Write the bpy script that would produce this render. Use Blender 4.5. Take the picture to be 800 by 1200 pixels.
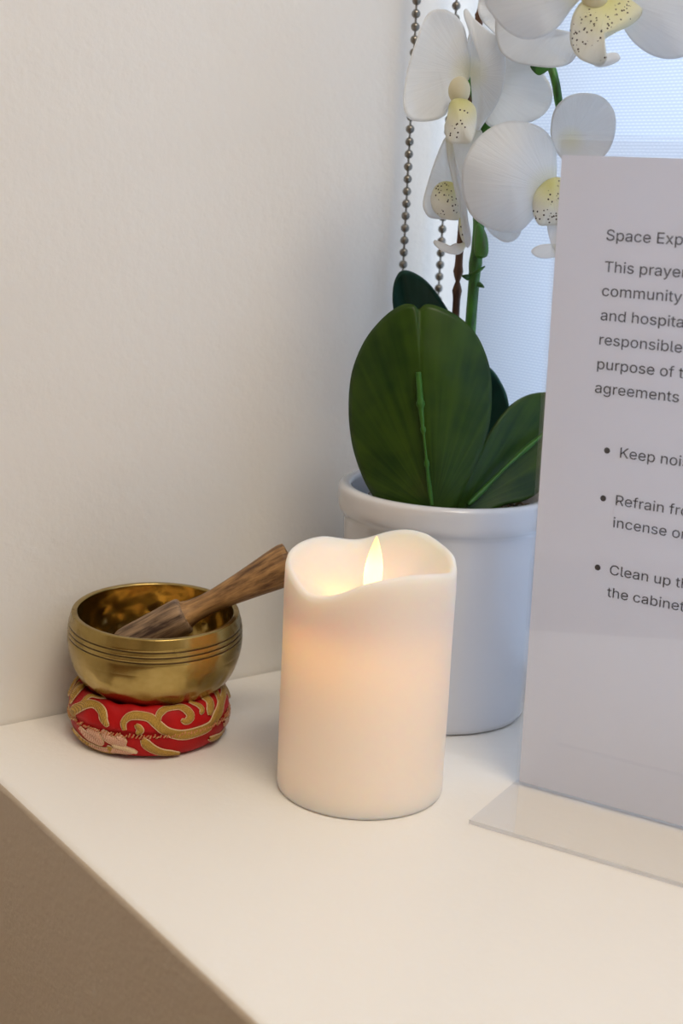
import bpy, bmesh, math, random
from mathutils import Vector, Matrix, Euler
from mathutils.bvhtree import BVHTree
from mathutils import noise as mnoise
random.seed(7)
for o in list(bpy.data.objects): bpy.data.objects.remove(o)
S = bpy.context.scene
COL = S.collection
ZT = 0.75                       # height of the ledge top above the floor

# ------------------------------------------------------------------ camera
F = 1594.0
VX = Vector((0.80709428, -0.09822498, 0.5821947))      # world x, y, z seen from the camera (right, down, forward)
VY = Vector((-0.58857489, -0.2118005, 0.7802052))
VZ = Vector((0.04667349, -0.97236434, -0.22875573))
CAM = Vector((0, 0, ZT + 0.27))
cam_d = bpy.data.cameras.new('camera'); cam = bpy.data.objects.new('camera', cam_d); COL.objects.link(cam)
right = Vector((VX[0], VY[0], VZ[0])); down = Vector((VX[1], VY[1], VZ[1])); fwd = Vector((VX[2], VY[2], VZ[2]))
cam.matrix_world = Matrix(((right[0], -down[0], -fwd[0], CAM[0]), (right[1], -down[1], -fwd[1], CAM[1]),
                           (right[2], -down[2], -fwd[2], CAM[2]), (0, 0, 0, 1)))
cam_d.sensor_fit = 'VERTICAL'; cam_d.sensor_height = 36; cam_d.sensor_width = 24
cam_d.lens = F / 1200 * 36; cam_d.clip_start = 0.02
cam_d.dof.use_dof = True; cam_d.dof.focus_distance = 0.645; cam_d.dof.aperture_fstop = 9.0
S.camera = cam

# ------------------------------------------------------------------ world, lamps, exposure
w = bpy.data.worlds.new('world'); S.world = w; w.use_nodes = True
w.node_tree.nodes['Background'].inputs[0].default_value = (0.66, 0.79, 1.0, 1)
w.node_tree.nodes['Background'].inputs[1].default_value = 3.3
def area(name, loc, target, sx, sy, power, col):
    l = bpy.data.lights.new(name, 'AREA'); l.shape = 'RECTANGLE'; l.size = sx; l.size_y = sy; l.energy = power; l.color = col
    o = bpy.data.objects.new(name, l); COL.objects.link(o); o.location = loc
    o.rotation_euler = (Vector(target) - Vector(loc)).to_track_quat('-Z', 'Y').to_euler(); return o
area('ceiling_lamp_light', (0.10, -0.70, 2.535), (0.10, -0.70, 0), 0.9, 1.2, 27, (1.0, 0.89, 0.755))
S.view_settings.view_transform = 'Standard'; S.view_settings.look = 'None'
S.view_settings.exposure = 0.0; S.view_settings.gamma = 1.0; S.view_settings.use_curve_mapping = False

# ------------------------------------------------------------------ helpers
def ray(x, y):
    c = Vector((x - 400, y - 600, F))
    return Vector((VX.dot(c), VY.dot(c), VZ.dot(c))).normalized()
def on_plane(x, y, p, n):
    d = ray(x, y); t = (Vector(p) - CAM).dot(n) / d.dot(n); return CAM + d * t
def proj(P):
    q = Vector(P) - CAM; c = VX * q[0] + VY * q[1] + VZ * q[2]
    return 400 + F * c[0] / c[2], 600 + F * c[1] / c[2]
def tag(o, label=None, cat=None, group=None, kind=None):
    if label: o['label'] = label
    if cat: o['category'] = cat
    if group: o['group'] = group
    if kind: o['kind'] = kind
    return o
def thing(name, label, cat, loc=(0, 0, 0), group=None):
    o = bpy.data.objects.new(name, None); COL.objects.link(o); o.location = loc; o.empty_display_size = 0.02
    return tag(o, label, cat, group)
def link(name, me, mat=None, parent=None, smooth=True):
    """mesh data in world coordinates -> object; kept under its parent"""
    if mat is not None:
        for m in (mat if isinstance(mat, (list, tuple)) else [mat]): me.materials.append(m)
    if smooth:
        for p in me.polygons: p.use_smooth = True
    o = bpy.data.objects.new(name, me); COL.objects.link(o)
    if parent is not None:
        loc = Vector((0, 0, 0)); q = parent
        while q is not None: loc += q.location; q = q.parent
        o.parent = parent; o.location = -loc
    return o
def mesh(name, V, Fc, uv=None):
    me = bpy.data.meshes.new(name); me.from_pydata([tuple(v) for v in V], [], Fc); me.update()
    if uv is not None:
        l = me.uv_layers.new(name='UVMap')
        for lp in me.loops: l.data[lp.index].uv = uv[lp.vertex_index]
    return me
def from_bm(name, bm):
    bmesh.ops.recalc_face_normals(bm, faces=bm.faces)
    me = bpy.data.meshes.new(name); bm.to_mesh(me); bm.free(); return me
def box_bm(x0, x1, y0, y1, z0, z1, bev=0, seg=3, bm=None):
    own = bm is None
    b2 = bmesh.new()
    r = bmesh.ops.create_cube(b2, size=1)
    for v in b2.verts: v.co = Vector(((x0 + x1) / 2 + v.co.x * (x1 - x0), (y0 + y1) / 2 + v.co.y * (y1 - y0), (z0 + z1) / 2 + v.co.z * (z1 - z0)))
    if bev: bmesh.ops.bevel(b2, geom=list(b2.edges), offset=bev, segments=seg, profile=0.5, affect='EDGES')
    if own: return b2
    me = bpy.data.meshes.new('tmp'); b2.to_mesh(me); b2.free(); bm.from_mesh(me); bpy.data.meshes.remove(me); return bm
def lathe(name, prof, c=(0, 0, 0), seg=96, M=None):
    V = []; Fc = []; n = len(prof)
    for i in range(seg):
        a = 2 * math.pi * i / seg
        for r, z in prof:
            p = Vector((r * math.cos(a), r * math.sin(a), z))
            if M is not None: p = M @ p
            V.append(p + Vector(c))
    for i in range(seg):
        j = (i + 1) % seg
        for k in range(n - 1): Fc.append((i * n + k, j * n + k, j * n + k + 1, i * n + k + 1))
    me = mesh(name, V, Fc); bm = bmesh.new(); bm.from_mesh(me)
    bmesh.ops.remove_doubles(bm, verts=bm.verts, dist=1e-6); bpy.data.meshes.remove(me)
    return from_bm(name, bm)
def catmull(P, n=6, closed=False):
    out = []; m = len(P); P = [Vector(p) for p in P]
    for i in range(m if closed else m - 1):
        if closed: a, b, c, d = P[(i - 1) % m], P[i], P[(i + 1) % m], P[(i + 2) % m]
        else: a, b, c, d = P[max(i - 1, 0)], P[i], P[i + 1], P[min(i + 2, m - 1)]
        for k in range(n):
            t = k / n
            out.append(0.5 * ((2 * b) + (c - a) * t + (2 * a - 5 * b + 4 * c - d) * t * t + (3 * b - a - 3 * c + d) * t ** 3))
    if not closed: out.append(P[-1])
    return out
def tube(name, path, rad, seg=12):
    """path: world points, rad: function of 0..1 or number"""
    V = []; Fc = []; n = len(path); ref = Vector((0.31, 0.22, 0.92)).normalized()
    for i, p in enumerate(path):
        t = (path[min(i + 1, n - 1)] - path[max(i - 1, 0)]).normalized()
        u = t.cross(ref)
        if u.length < 0.05: u = t.cross(Vector((1, 0, 0)))
        u.normalize(); v = t.cross(u)
        r = rad(i / (n - 1)) if callable(rad) else rad
        for k in range(seg):
            a = 2 * math.pi * k / seg; V.append(p + (u * math.cos(a) + v * math.sin(a)) * r)
    for i in range(n - 1):
        for k in range(seg):
            l = (k + 1) % seg; Fc.append((i * seg + k, i * seg + l, (i + 1) * seg + l, (i + 1) * seg + k))
    Fc.append(tuple(range(seg))[::-1]); Fc.append(tuple((n - 1) * seg + k for k in range(seg)))
    return mesh(name, V, Fc)

# ------------------------------------------------------------------ materials
class NT:
    def __init__(s, name):
        s.m = bpy.data.materials.new(name); s.m.use_nodes = True; s.t = s.m.node_tree; s.b = s.t.nodes['Principled BSDF']; s.out = s.t.nodes['Material Output']
    def n(s, typ, **k):
        x = s.t.nodes.new(typ)
        for a, v in k.items():
            if a[0] == '_': setattr(x, a[1:], v)
            else: x.inputs[a.replace('__', ' ')].default_value = v
        return x
    def l(s, a, b): s.t.links.new(a, b)
    def set(s, **k):
        for a, v in k.items(): s.b.inputs[a.replace('__', ' ')].default_value = v
        return s
    def coord(s, which='Object', scale=(1, 1, 1)):
        c = s.n('ShaderNodeTexCoord'); m = s.n('ShaderNodeMapping'); m.inputs['Scale'].default_value = scale
        s.l(c.outputs[which], m.inputs['Vector']); return m.outputs['Vector']
    def noise(s, vec, scale, detail=4, rough=0.5):
        x = s.n('ShaderNodeTexNoise', Scale=scale, Detail=detail, Roughness=rough); s.l(vec, x.inputs['Vector']); return x.outputs['Fac']
    def ramp(s, fac, stops):
        r = s.n('ShaderNodeValToRGB'); e = r.color_ramp.elements
        while len(e) < len(stops): e.new(0.5)
        for i, (p, c) in enumerate(stops): e[i].position = p; e[i].color = (*c, 1) if len(c) == 3 else c
        s.l(fac, r.inputs['Fac']); return r.outputs['Color']
    def math(s, op, a, b=None, c=None):
        x = s.n('ShaderNodeMath', _operation=op)
        for i, v in enumerate((a, b, c)):
            if v is None: continue
            if isinstance(v, (int, float)): x.inputs[i].default_value = v
            else: s.l(v, x.inputs[i])
        return x.outputs[0]
    def mix(s, fac, a, b, blend='MIX'):
        x = s.n('ShaderNodeMix', _data_type='RGBA', _blend_type=blend)
        for sock, v in ((x.inputs['Factor'], fac), (x.inputs['A'], a), (x.inputs['B'], b)):
            if isinstance(v, (int, float)): sock.default_value = v
            elif isinstance(v, tuple): sock.default_value = (*v, 1) if len(v) == 3 else v
            else: s.l(v, sock)
        return x.outputs['Result']
    def bump(s, h, strength=0.3, dist=0.001, norm=None):
        x = s.n('ShaderNodeBump', Strength=strength, Distance=dist); s.l(h, x.inputs['Height'])
        if norm: s.l(norm, x.inputs['Normal'])
        s.l(x.outputs['Normal'], s.b.inputs['Normal']); return x.outputs['Normal']
    def base(s, c): s.l(c, s.b.inputs['Base Color'])

def paint(name, col, rough=0.55, amp=0.6, scale=220, nick=None):
    t = NT(name).set(Roughness=rough); t.b.inputs['Specular IOR Level'].default_value = 0.35
    v = t.coord('Object')
    a = t.noise(v, scale, 3, 0.5); b = t.noise(v, scale * 0.22, 3, 0.55)
    h = t.math('ADD', a, t.math('MULTIPLY', b, 1.6))
    c = t.noise(v, 6, 3)
    t.base(t.mix(c, tuple(x * 0.97 for x in col), tuple(min(1, x * 1.03) for x in col)))
    if nick:
        for p, r in nick:
            d = t.n('ShaderNodeVectorMath', _operation='DISTANCE'); t.l(v, d.inputs[0]); d.inputs[1].default_value = p
            m = t.math('SUBTRACT', 1.0, t.math('SMOOTH_MIN', t.math('DIVIDE', d.outputs['Value'], r), 1.0, 0.1))
            k = t.noise(v, 330, 4, 0.7)
            h = t.math('ADD', h, t.math('MULTIPLY', t.math('MULTIPLY', m, t.math('GREATER_THAN', k, 0.54)), 2.2))
    t.bump(h, amp, 0.0006)
    return t.m
nk = [(tuple(on_plane(70, 628, (0, .617, 0), Vector((0, 1, 0)))), .006), (tuple(on_plane(165, 608, (0, .617, 0), Vector((0, 1, 0)))), .004),
      (tuple(on_plane(40, 650, (0, .617, 0), Vector((0, 1, 0)))), .004)]
M = {}
M['wall'] = paint('wall_paint', (0.80, 0.77, 0.715), 0.5, 0.36, 260, nk)
M['ledge'] = paint('ledge_paint', (0.85, 0.81, 0.745), 0.42, 0.35, 300)
M['ledge_front'] = paint('ledge_front_painted_shade', (0.60, 0.50, 0.385), 0.5, 0.5, 300)  # same ledge paint, browner: the front face's shade is put into the colour
M['wall_warm'] = paint('wall_paint_tan', (0.70, 0.64, 0.57), 0.6, 0.3, 260)
M['ceiling'] = paint('ceiling_paint', (0.82, 0.80, 0.77), 0.8, 0.2, 120)
M['frame'] = NT('window_frame_white').set(Roughness=0.35).m; M['frame'].node_tree.nodes['Principled BSDF'].inputs['Base Color'].default_value = (.82, .83, .84, 1)
# wooden floor boards
def wood(name, c1, c2, scale, rough=0.45, axis=(1, 12, 12), bump=0.2):
    t = NT(name).set(Roughness=rough); v = t.coord('Object', axis)
    n = t.noise(v, scale, 6, 0.62); n2 = t.noise(t.coord('Object', tuple(a * 3 for a in axis)), scale * 1.7, 5, 0.7)
    f = t.math('ADD', t.math('MULTIPLY', n, 0.6), t.math('MULTIPLY', n2, 0.4))
    t.base(t.ramp(f, [(0.34, c1), (0.62, c2)])); t.bump(f, bump, 0.001); return t.m
M['floor'] = wood('oak_floor', (0.16, 0.08, 0.035), (0.33, 0.19, 0.09), 3.0)
# clear acrylic (thin sheet: see-through with a glossy face)
def thin_clear(name, tint, ior=1.49, haze=0.0, rough=0.01):
    t = NT(name); nt = t.t; nt.nodes.remove(t.b)
    tr = t.n('ShaderNodeBsdfTransparent', Color=(*tint, 1)); gl = t.n('ShaderNodeBsdfGlossy', Roughness=rough, Color=(1, 1, 1, 1)); fr = t.n('ShaderNodeFresnel', IOR=ior); ge = t.n('ShaderNodeNewGeometry'); fac = t.math('MULTIPLY', fr.outputs[0], t.math('SUBTRACT', 1.0, ge.outputs['Backfacing'])); fac = t.math('MULTIPLY', fac, 1.6)
    mx = t.n('ShaderNodeMixShader'); t.l(fac, mx.inputs[0]); t.l(tr.outputs[0], mx.inputs[1]); t.l(gl.outputs[0], mx.inputs[2])
    o = mx.outputs[0]
    if haze:
        df = t.n('ShaderNodeBsdfDiffuse', Color=(.85, .86, .9, 1)); m2 = t.n('ShaderNodeMixShader', Fac=haze); t.l(o, m2.inputs[1]); t.l(df.outputs[0], m2.inputs[2]); o = m2.outputs[0]
    t.l(o, t.out.inputs[0]); return t.m
M['glass'] = thin_clear('window_glass_pane', (0.97, 0.985, 0.99), 1.45)
M['acrylic'] = thin_clear('clear_acrylic', (0.993, 0.993, 0.995), 1.49, 0.012)
M['acrylic_edge'] = thin_clear('acrylic_cut_edge', (0.66, 0.67, 0.72), 1.49, 0.45, 0.15)
# paper: white, lets some light through
t = NT('printer_paper'); t.t.nodes.remove(t.b)
a = t.n('ShaderNodeBsdfDiffuse', Color=(.95, .95, .98, 1)); b = t.n('ShaderNodeBsdfTranslucent', Color=(.96, .95, .98, 1)); mx = t.n('ShaderNodeMixShader', Fac=0.46)
t.l(a.outputs[0], mx.inputs[1]); t.l(b.outputs[0], mx.inputs[2]); t.l(mx.outputs[0], t.out.inputs[0]); M['paper'] = t.m
M['ink'] = NT('black_ink').set(Roughness=0.7).m; M['ink'].node_tree.nodes['Principled BSDF'].inputs['Base Color'].default_value = (.025, .025, .03, 1)
# roller blind screen cloth: woven threads, the daylight comes through the gaps
t = NT('screen_cloth'); t.t.nodes.remove(t.b)
v = t.coord('Object'); sp = t.n('ShaderNodeSeparateXYZ'); t.l(v, sp.inputs[0])
rows = t.math('SINE', t.math('MULTIPLY', sp.outputs['Z'], 2 * math.pi / 0.0016))
off = t.math('MULTIPLY', t.math('FLOOR', t.math('MULTIPLY', sp.outputs['Z'], 1 / 0.0016)), 0.5)
cols = t.math('SINE', t.math('MULTIPLY', t.math('ADD', t.math('MULTIPLY', sp.outputs['Y'], 1 / 0.0028), off), 2 * math.pi))
g = t.math('MULTIPLY', t.math('ADD', t.math('MULTIPLY', rows, 0.5), 0.5), t.math('ADD', t.math('MULTIPLY', cols, 0.25), 0.75))
g2 = t.ramp(g, [(0.15, (.60, .66, .76)), (0.85, (.93, .96, 1.0))])
a = t.n('ShaderNodeBsdfDiffuse'); a.inputs[0].default_value = (.66, .68, .70, 1); b = t.n('ShaderNodeBsdfTranslucent'); t.l(g2, b.inputs[0]); mx = t.n('ShaderNodeMixShader', Fac=0.43)
t.l(a.outputs[0], mx.inputs[1]); t.l(b.outputs[0], mx.inputs[2]); t.l(mx.outputs[0], t.out.inputs[0]); M['blind'] = t.m
# metals
t = NT('bead_chain_steel').set(Metallic=1.0, Roughness=0.28); t.b.inputs['Base Color'].default_value = (.24, .225, .195, 1); M['steel'] = t.m
def brass(name, inner=False):
    t = NT(name).set(Metallic=1.0); v = t.coord('Object')
    n = t.noise(v, 30, 5, 0.6); n2 = t.noise(v, 140, 4, 0.6)
    c = t.ramp(n, [(0.3, (.24, .165, .05)), (0.55, (.42, .30, .10)), (0.75, (.56, .41, .16))])
    sp = t.n('ShaderNodeSeparateXYZ'); t.l(v, sp.inputs[0])
    low = t.n('ShaderNodeMapRange'); low.inputs[1].default_value = ZT + 0.037; low.inputs[2].default_value = ZT + 0.022; t.l(sp.outputs['Z'], low.inputs[0])
    pat = t.math('MULTIPLY', low.outputs[0], t.ramp(n2, [(0.4, (0, 0, 0)), (0.6, (1, 1, 1))]))
    t.base(t.mix(pat, c, (.24, .10, .035)))
    vo = t.n('ShaderNodeTexVoronoi', Scale=105.0, _feature='SMOOTH_F1'); vo.inputs['Smoothness'].default_value = 0.6; t.l(v, vo.inputs['Vector'])
    ham = t.n('ShaderNodeMapRange'); ham.inputs[1].default_value = ZT + (0.066 if inner else 0.044); ham.inputs[2].default_value = ZT + (0.05 if inner else 0.036); t.l(sp.outputs['Z'], ham.inputs[0])
    h = t.math('ADD', t.math('MULTIPLY', t.math('MULTIPLY', vo.outputs['Distance'], ham.outputs[0]), 1.0), t.math('MULTIPLY', n2, 0.05))
    t.bump(h, 0.6 if not inner else 1.0, 0.0026)
    if inner: t.b.inputs['Roughness'].default_value = .4
    t.l(t.ramp(n, [(0.3, (.31,) * 3), (0.7, (.18,) * 3)]), t.b.inputs['Roughness']); return t.m
M['brass'] = brass('aged_brass'); M['brass_in'] = brass('aged_brass_inside', True)
M['groove'] = NT('groove_patina').set(Metallic=0.8, Roughness=0.5).m; M['groove'].node_tree.nodes['Principled BSDF'].inputs['Base Color'].default_value = (.10, .06, .025, 1)
# wax
t = NT('ivory_wax').set(Roughness=0.42, Subsurface__Weight=1.0, Subsurface__Scale=0.012)
t.b.inputs['Base Color'].default_value = (.84, .77, .69, 1); t.b.inputs['Subsurface Radius'].default_value = (1.0, 0.74, 0.50)
v = t.coord('Object'); t.bump(t.noise(v, 60, 3), 0.08, 0.001); M['wax'] = t.m
t = NT('flame_lit').set(Roughness=0.5); t.b.inputs['Base Color'].default_value = (1, .8, .45, 1)
v = t.coord('Object'); sp = t.n('ShaderNodeSeparateXYZ'); t.l(v, sp.inputs[0]); mr = t.n('ShaderNodeMapRange'); mr.inputs[1].default_value = ZT + .095; mr.inputs[2].default_value = ZT + .1195; t.l(sp.outputs['Z'], mr.inputs[0])
t.l(t.ramp(mr.outputs[0], [(0.0, (1, .80, .42)), (0.45, (1, .78, .42)), (1.0, (.95, .50, .14))]), t.b.inputs['Emission Color']); t.b.inputs['Emission Strength'].default_value = 1.35; M['flame'] = t.m
# ceramic, soil
t = NT('white_glazed_ceramic').set(Roughness=0.12, Coat__Weight=0.6, Coat__Roughness=0.05); t.b.inputs['Base Color'].default_value = (.66, .66, .68, 1); M['ceramic'] = t.m
t = NT('dark_potting_foam').set(Roughness=0.9); t.base(t.ramp(t.noise(t.coord(), 260, 5, 0.7), [(0.35, (.012, .01, .012)), (0.7, (.07, .055, .045))])); t.bump(t.noise(t.coord(), 300, 4), 0.8, 0.002); M['soil'] = t.m
M['moss'] = wood('dry_moss', (.10, .06, .03), (.34, .24, .13), 200, 0.9, (1, 1, 1))
# plant
def leafmat(name, c1, c2, rough=0.38):
    t = NT(name).set(Roughness=rough); uv = t.coord('UV'); ob = t.coord()
    sp = t.n('ShaderNodeSeparateXYZ'); t.l(uv, sp.inputs[0])
    n = t.noise(ob, 40, 3, 0.5)
    lines = t.n('ShaderNodeTexNoise', Scale=1.0, Detail=2.0); m = t.n('ShaderNodeMapping'); m.inputs['Scale'].default_value = (46, 1.2, 1); t.l(uv, m.inputs[0]); t.l(m.outputs[0], lines.inputs['Vector'])
    f = t.math('ADD', t.math('MULTIPLY', n, 0.55), t.math('MULTIPLY', lines.outputs['Fac'], 0.45))
    t.base(t.ramp(f, [(0.36, c1), (0.62, c2)])); t.bump(lines.outputs['Fac'], 0.22, 0.0008)
    t.b.inputs['Specular IOR Level'].default_value = 0.22
    return t.m
M['leaf'] = leafmat('leaf_green', (.006, .028, .002), (.030, .066, .004))
M['leaf_teal'] = leafmat('leaf_top_teal', (.008, .040, .032), (.020, .075, .060), 0.45)
M['rib'] = leafmat('leaf_rib_green', (.020, .085, .010), (.045, .14, .02))
t = NT('stem_green').set(Roughness=0.4); t.base(t.ramp(t.noise(t.coord('Object', (1, 1, .25)), 150, 4, .6), [(.35, (.012, .06, .006)), (.55, (.045, .19, .015)), (.75, (.07, .07, .03))])); t.bump(t.noise(t.coord(), 400, 3), .3, .0006); M['stem'] = t.m
t = NT('brown_stake').set(Roughness=0.55); t.base(t.ramp(t.noise(t.coord('Object', (4, 4, .4)), 120, 4, .6), [(.35, (.045, .018, .008)), (.65, (.15, .065, .03))])); M['stake'] = t.m
def petalmat(name, col, tint, tintlow, vein=0.25, transl=0.38, spots=None):
    """uv.x = angle about the petal's base, uv.y = distance from the base"""
    t = NT(name); t.t.nodes.remove(t.b); uv = t.coord('UV'); sp = t.n('ShaderNodeSeparateXYZ'); t.l(uv, sp.inputs[0])
    mp = t.n('ShaderNodeMapping'); mp.inputs['Scale'].default_value = (60, 1.5, 1); t.l(uv, mp.inputs[0])
    vn = t.n('ShaderNodeTexNoise', Scale=1.0, Detail=3.0, Roughness=0.6); t.l(mp.outputs[0], vn.inputs['Vector'])
    near = t.n('ShaderNodeMapRange'); near.inputs[1].default_value = 0.0; near.inputs[2].default_value = tintlow; near.inputs[3].default_value = 1; near.inputs[4].default_value = 0; t.l(sp.outputs['Y'], near.inputs[0])
    c = t.mix(near.outputs[0], col, tint)
    c = t.mix(t.math('MULTIPLY', t.ramp(vn.outputs['Fac'], [(.45, (0,) * 3), (.7, (1,) * 3)]), vein), c, tuple(x * 0.80 for x in col))
    if spots:
        vo = t.n('ShaderNodeTexVoronoi', Scale=spots[0]); t.l(t.coord(), vo.inputs['Vector'])
        nz = t.noise(t.coord(), 110, 2)
        rg = t.n('ShaderNodeMapRange'); rg.inputs[1].default_value = spots[2]; rg.inputs[2].default_value = spots[2] + .08; t.l(sp.outputs['Y'], rg.inputs[0])
        rg2 = t.n('ShaderNodeMapRange'); rg2.inputs[1].default_value = spots[3]; rg2.inputs[2].default_value = spots[3] - .06; t.l(sp.outputs['Y'], rg2.inputs[0])
        k = t.math('LESS_THAN', vo.outputs['Distance'], spots[1]); k = t.math('MULTIPLY', k, t.math('GREATER_THAN', nz, 0.5)); k = t.math('MULTIPLY', t.math('MULTIPLY', k, rg.outputs[0]), rg2.outputs[0])
        c = t.mix(k, c, (.05, .025, .02))
    bp = t.n('ShaderNodeBump', Strength=0.35, Distance=0.0008); t.l(vn.outputs['Fac'], bp.inputs['Height'])
    a = t.n('ShaderNodeBsdfDiffuse'); b = t.n('ShaderNodeBsdfTranslucent'); gl = t.n('ShaderNodeBsdfGlossy', Roughness=0.45)
    for x in (a, b): t.l(c, x.inputs[0])
    for x in (a, b, gl): t.l(bp.outputs[0], x.inputs['Normal'])
    mx = t.n('ShaderNodeMixShader', Fac=transl); t.l(a.outputs[0], mx.inputs[1]); t.l(b.outputs[0], mx.inputs[2])
    m2 = t.n('ShaderNodeMixShader', Fac=0.03); t.l(mx.outputs[0], m2.inputs[1]); t.l(gl.outputs[0], m2.inputs[2]); t.l(m2.outputs[0], t.out.inputs[0]); return t.m
M['petal'] = petalmat('petal_white', (.88, .89, .89), (.87, .85, .68), 0.3, 0.18, 0.55)
M['lip'] = petalmat('lip_yellow', (.88, .87, .80), (.83, .80, .36), 0.65, 0.1, 0.5, (620.0, 0.27, 0.12, 0.95))
# cushion
t = NT('red_satin').set(Roughness=0.5, Specular__IOR__Level=0.2)
v = t.coord(); wv = t.n('ShaderNodeTexWave', Scale=420.0, Distortion=1.0); t.l(v, wv.inputs['Vector'])
t.base(t.ramp(t.noise(v, 70, 3), [(.3, (.30, .003, .004)), (.7, (.50, .006, .006))])); t.bump(wv.outputs['Fac'], 0.15, .0003); M['satin'] = t.m
def thread(name, c1, c2):
    t = NT(name).set(Roughness=0.42, Metallic=0.25); v = t.coord(); wv = t.n('ShaderNodeTexWave', Scale=700.0, Distortion=4.0); wv.inputs['Detail Scale'].default_value = 4; t.l(v, wv.inputs['Vector'])
    t.base(t.ramp(wv.outputs['Fac'], [(.15, c1), (.8, c2)])); t.bump(wv.outputs['Fac'], .5, .0004); return t.m
M['gold'] = thread('gold_thread', (.26, .13, .012), (.60, .35, .055)); M['cream_thread'] = thread('cream_thread', (.62, .40, .20), (.88, .68, .42)); M['pink_thread'] = thread('pink_thread', (.50, .20, .12), (.78, .50, .34)); M['seam'] = thread('seam_thread', (.45, .06, .03), (.70, .40, .16))
M['mallet'] = wood('weathered_mallet_wood', (.10, .045, .016), (.36, .20, .085), 26, 0.5, (1, 1, 1), 0.5)

# ------------------------------------------------------------------ room
XL, XW, YW = 0.2237, 0.56, 0.617
X0, Y0, ZC = -2.2, -2.4, 2.6
def struct(name, bm, m, smooth=False):
    return tag(link(name, from_bm(name, bm), m, None, smooth), kind='structure')
struct('floor', box_bm(X0, XW, Y0, YW, -0.06, 0.0), M['floor'])
struct('ceiling', box_bm(X0, XW + .15, Y0, YW + .12, ZC, ZC + 0.06), M['ceiling'])
struct('wall_left', box_bm(X0, 0.71, YW, YW + 0.12, 0, ZC), M['wall'])
struct('wall_front', box_bm(X0 - 0.12, X0, Y0 - .12, YW + .12, 0, ZC), M['wall_warm'])
struct('wall_right', box_bm(X0, XW + .15, Y0 - 0.12, Y0, 0, ZC), M['wall'])
WZ1, WY0 = 1.72, -0.75
bm = box_bm(XW, XW + .15, Y0, YW, 0, ZT); box_bm(XW, XW + .15, Y0, YW, WZ1, ZC, bm=bm); box_bm(XW, XW + .15, Y0, WY0, ZT, WZ1, bm=bm)
struct('wall_back', bm, M['wall'])
# window frame and pane
bm = bmesh.new()
for a in ((.60, .66, YW - .055, YW, ZT, WZ1), (.628, .66, WY0, WY0 + .03, ZT, WZ1), (.628, .66, WY0, YW, ZT, ZT + .025), (.628, .66, WY0, YW, WZ1 - .03, WZ1), (.63, .658, -.085, -.055, ZT, WZ1)): box_bm(*a, bev=.0015, seg=1, bm=bm)
wf = struct('window_1', bm, M['frame'])
link('pane', from_bm('pane', box_bm(.642, .646, WY0, YW - .002, ZT + .005, WZ1 - .005)), M['glass'], wf, False)
# ceiling lamp panel that holds the light
cl = thing('ceiling_lamp', 'flat white ceiling light panel above the ledge', 'lamp', (0.10, -0.70, ZC))
bm = bmesh.new()
for a in ((-.37, .555, -1.32, -1.30), (-.37, .555, -.10, -.08), (-.37, -.35, -1.30, -.10), (.55, .555, -1.30, -.10)): box_bm(*a, 2.53, ZC, bm=bm)
link('lamp_frame', from_bm('lamp_frame', bm), M['frame'], cl, False)

# the ledge: plastered box against the left wall and below the window
ld = link('ledge', from_bm('ledge', box_bm(XL, XW - .001, -1.5, YW - .0005, 0.0, ZT, 0.0035, 4)), M['ledge'])
tag(ld, 'white painted boxy ledge with a soft rounded edge along the wall and below the window', 'ledge')
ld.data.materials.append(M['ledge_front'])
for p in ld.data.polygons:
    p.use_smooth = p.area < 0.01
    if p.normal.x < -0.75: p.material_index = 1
# sill joining the ledge to the glass
tag(link('trim_1', from_bm('trim_1', box_bm(XW, .70, WY0, YW, ZT - .02, ZT)), M['ledge'], None, False), kind='structure')

# ------------------------------------------------------------------ roller blind and its chain
XB, YB = 0.528, 0.588
rb = thing('roller_blind', 'translucent pale blue-white screen cloth roller blind hanging before the window', 'blind', (XB, YB - .6, ZT + .01))
V = []; Fc = []; ny, nz = 60, 40
for j in range(nz + 1):
    for i in range(ny + 1):
        y = YB - (YB + .72) * i / ny; z = ZT + .016 + (WZ1 - .03 - ZT - .016) * j / nz
        V.append((XB + .0009 * math.sin(y * 21 + z * 3), y, z))
for j in range(nz):
    for i in range(ny): a = j * (ny + 1) + i; Fc.append((a, a + 1, a + ny + 2, a + ny + 1))
link('blind_fabric', mesh('blind_fabric', V, Fc), M['blind'], rb)
link('bottom_bar', from_bm('bottom_bar', box_bm(XB - .004, XB + .004, -.72, YB, ZT + .002, ZT + .018, .002, 2)), M['frame'], rb)
link('roller_tube', tube('roller_tube', [Vector((XB - .022, -.72, WZ1 - .03)), Vector((XB - .022, YB + .012, WZ1 - .03))], 0.021, 24), M['frame'], rb)

ch = thing('bead_chain', 'looped steel ball chain hanging beside the orchid and the left wall', 'chain', (.5, .6, ZT + .03))
PX1 = on_plane(487, 0, (0, .604, 0), Vector((0, 1, 0))); PX1b = on_plane(473, 318, (0, .604, 0), Vector((0, 1, 0)))
PX2 = on_plane(533, 0, (0, .602, 0), Vector((0, 1, 0))); PX2b = on_plane(515, 345, (0, .602, 0), Vector((0, 1, 0)))
print('chain', PX1, PX1b, PX2, PX2b)
xa, xb = (PX1.x + PX1b.x) / 2, (PX2.x + PX2b.x) / 2
zb = ZT + 0.05; rr = (xb - xa) / 2; top = WZ1 - .03
path = []; Lz = top - zb - rr
def chain_pt(s):
    if s < Lz:
        z = top - s; return Vector((xa + .0008 * math.sin(z * 9), .604, z))
    s -= Lz
    if s < math.pi * rr: a = s / rr; return Vector((xa + rr - rr * math.cos(a), .603, zb + rr - rr * math.sin(a)))
    s -= math.pi * rr; return Vector((xb, .602, zb + rr + s))
tot = 2 * Lz + math.pi * rr; pitch = 0.00665; nb = int(tot / pitch)
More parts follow.
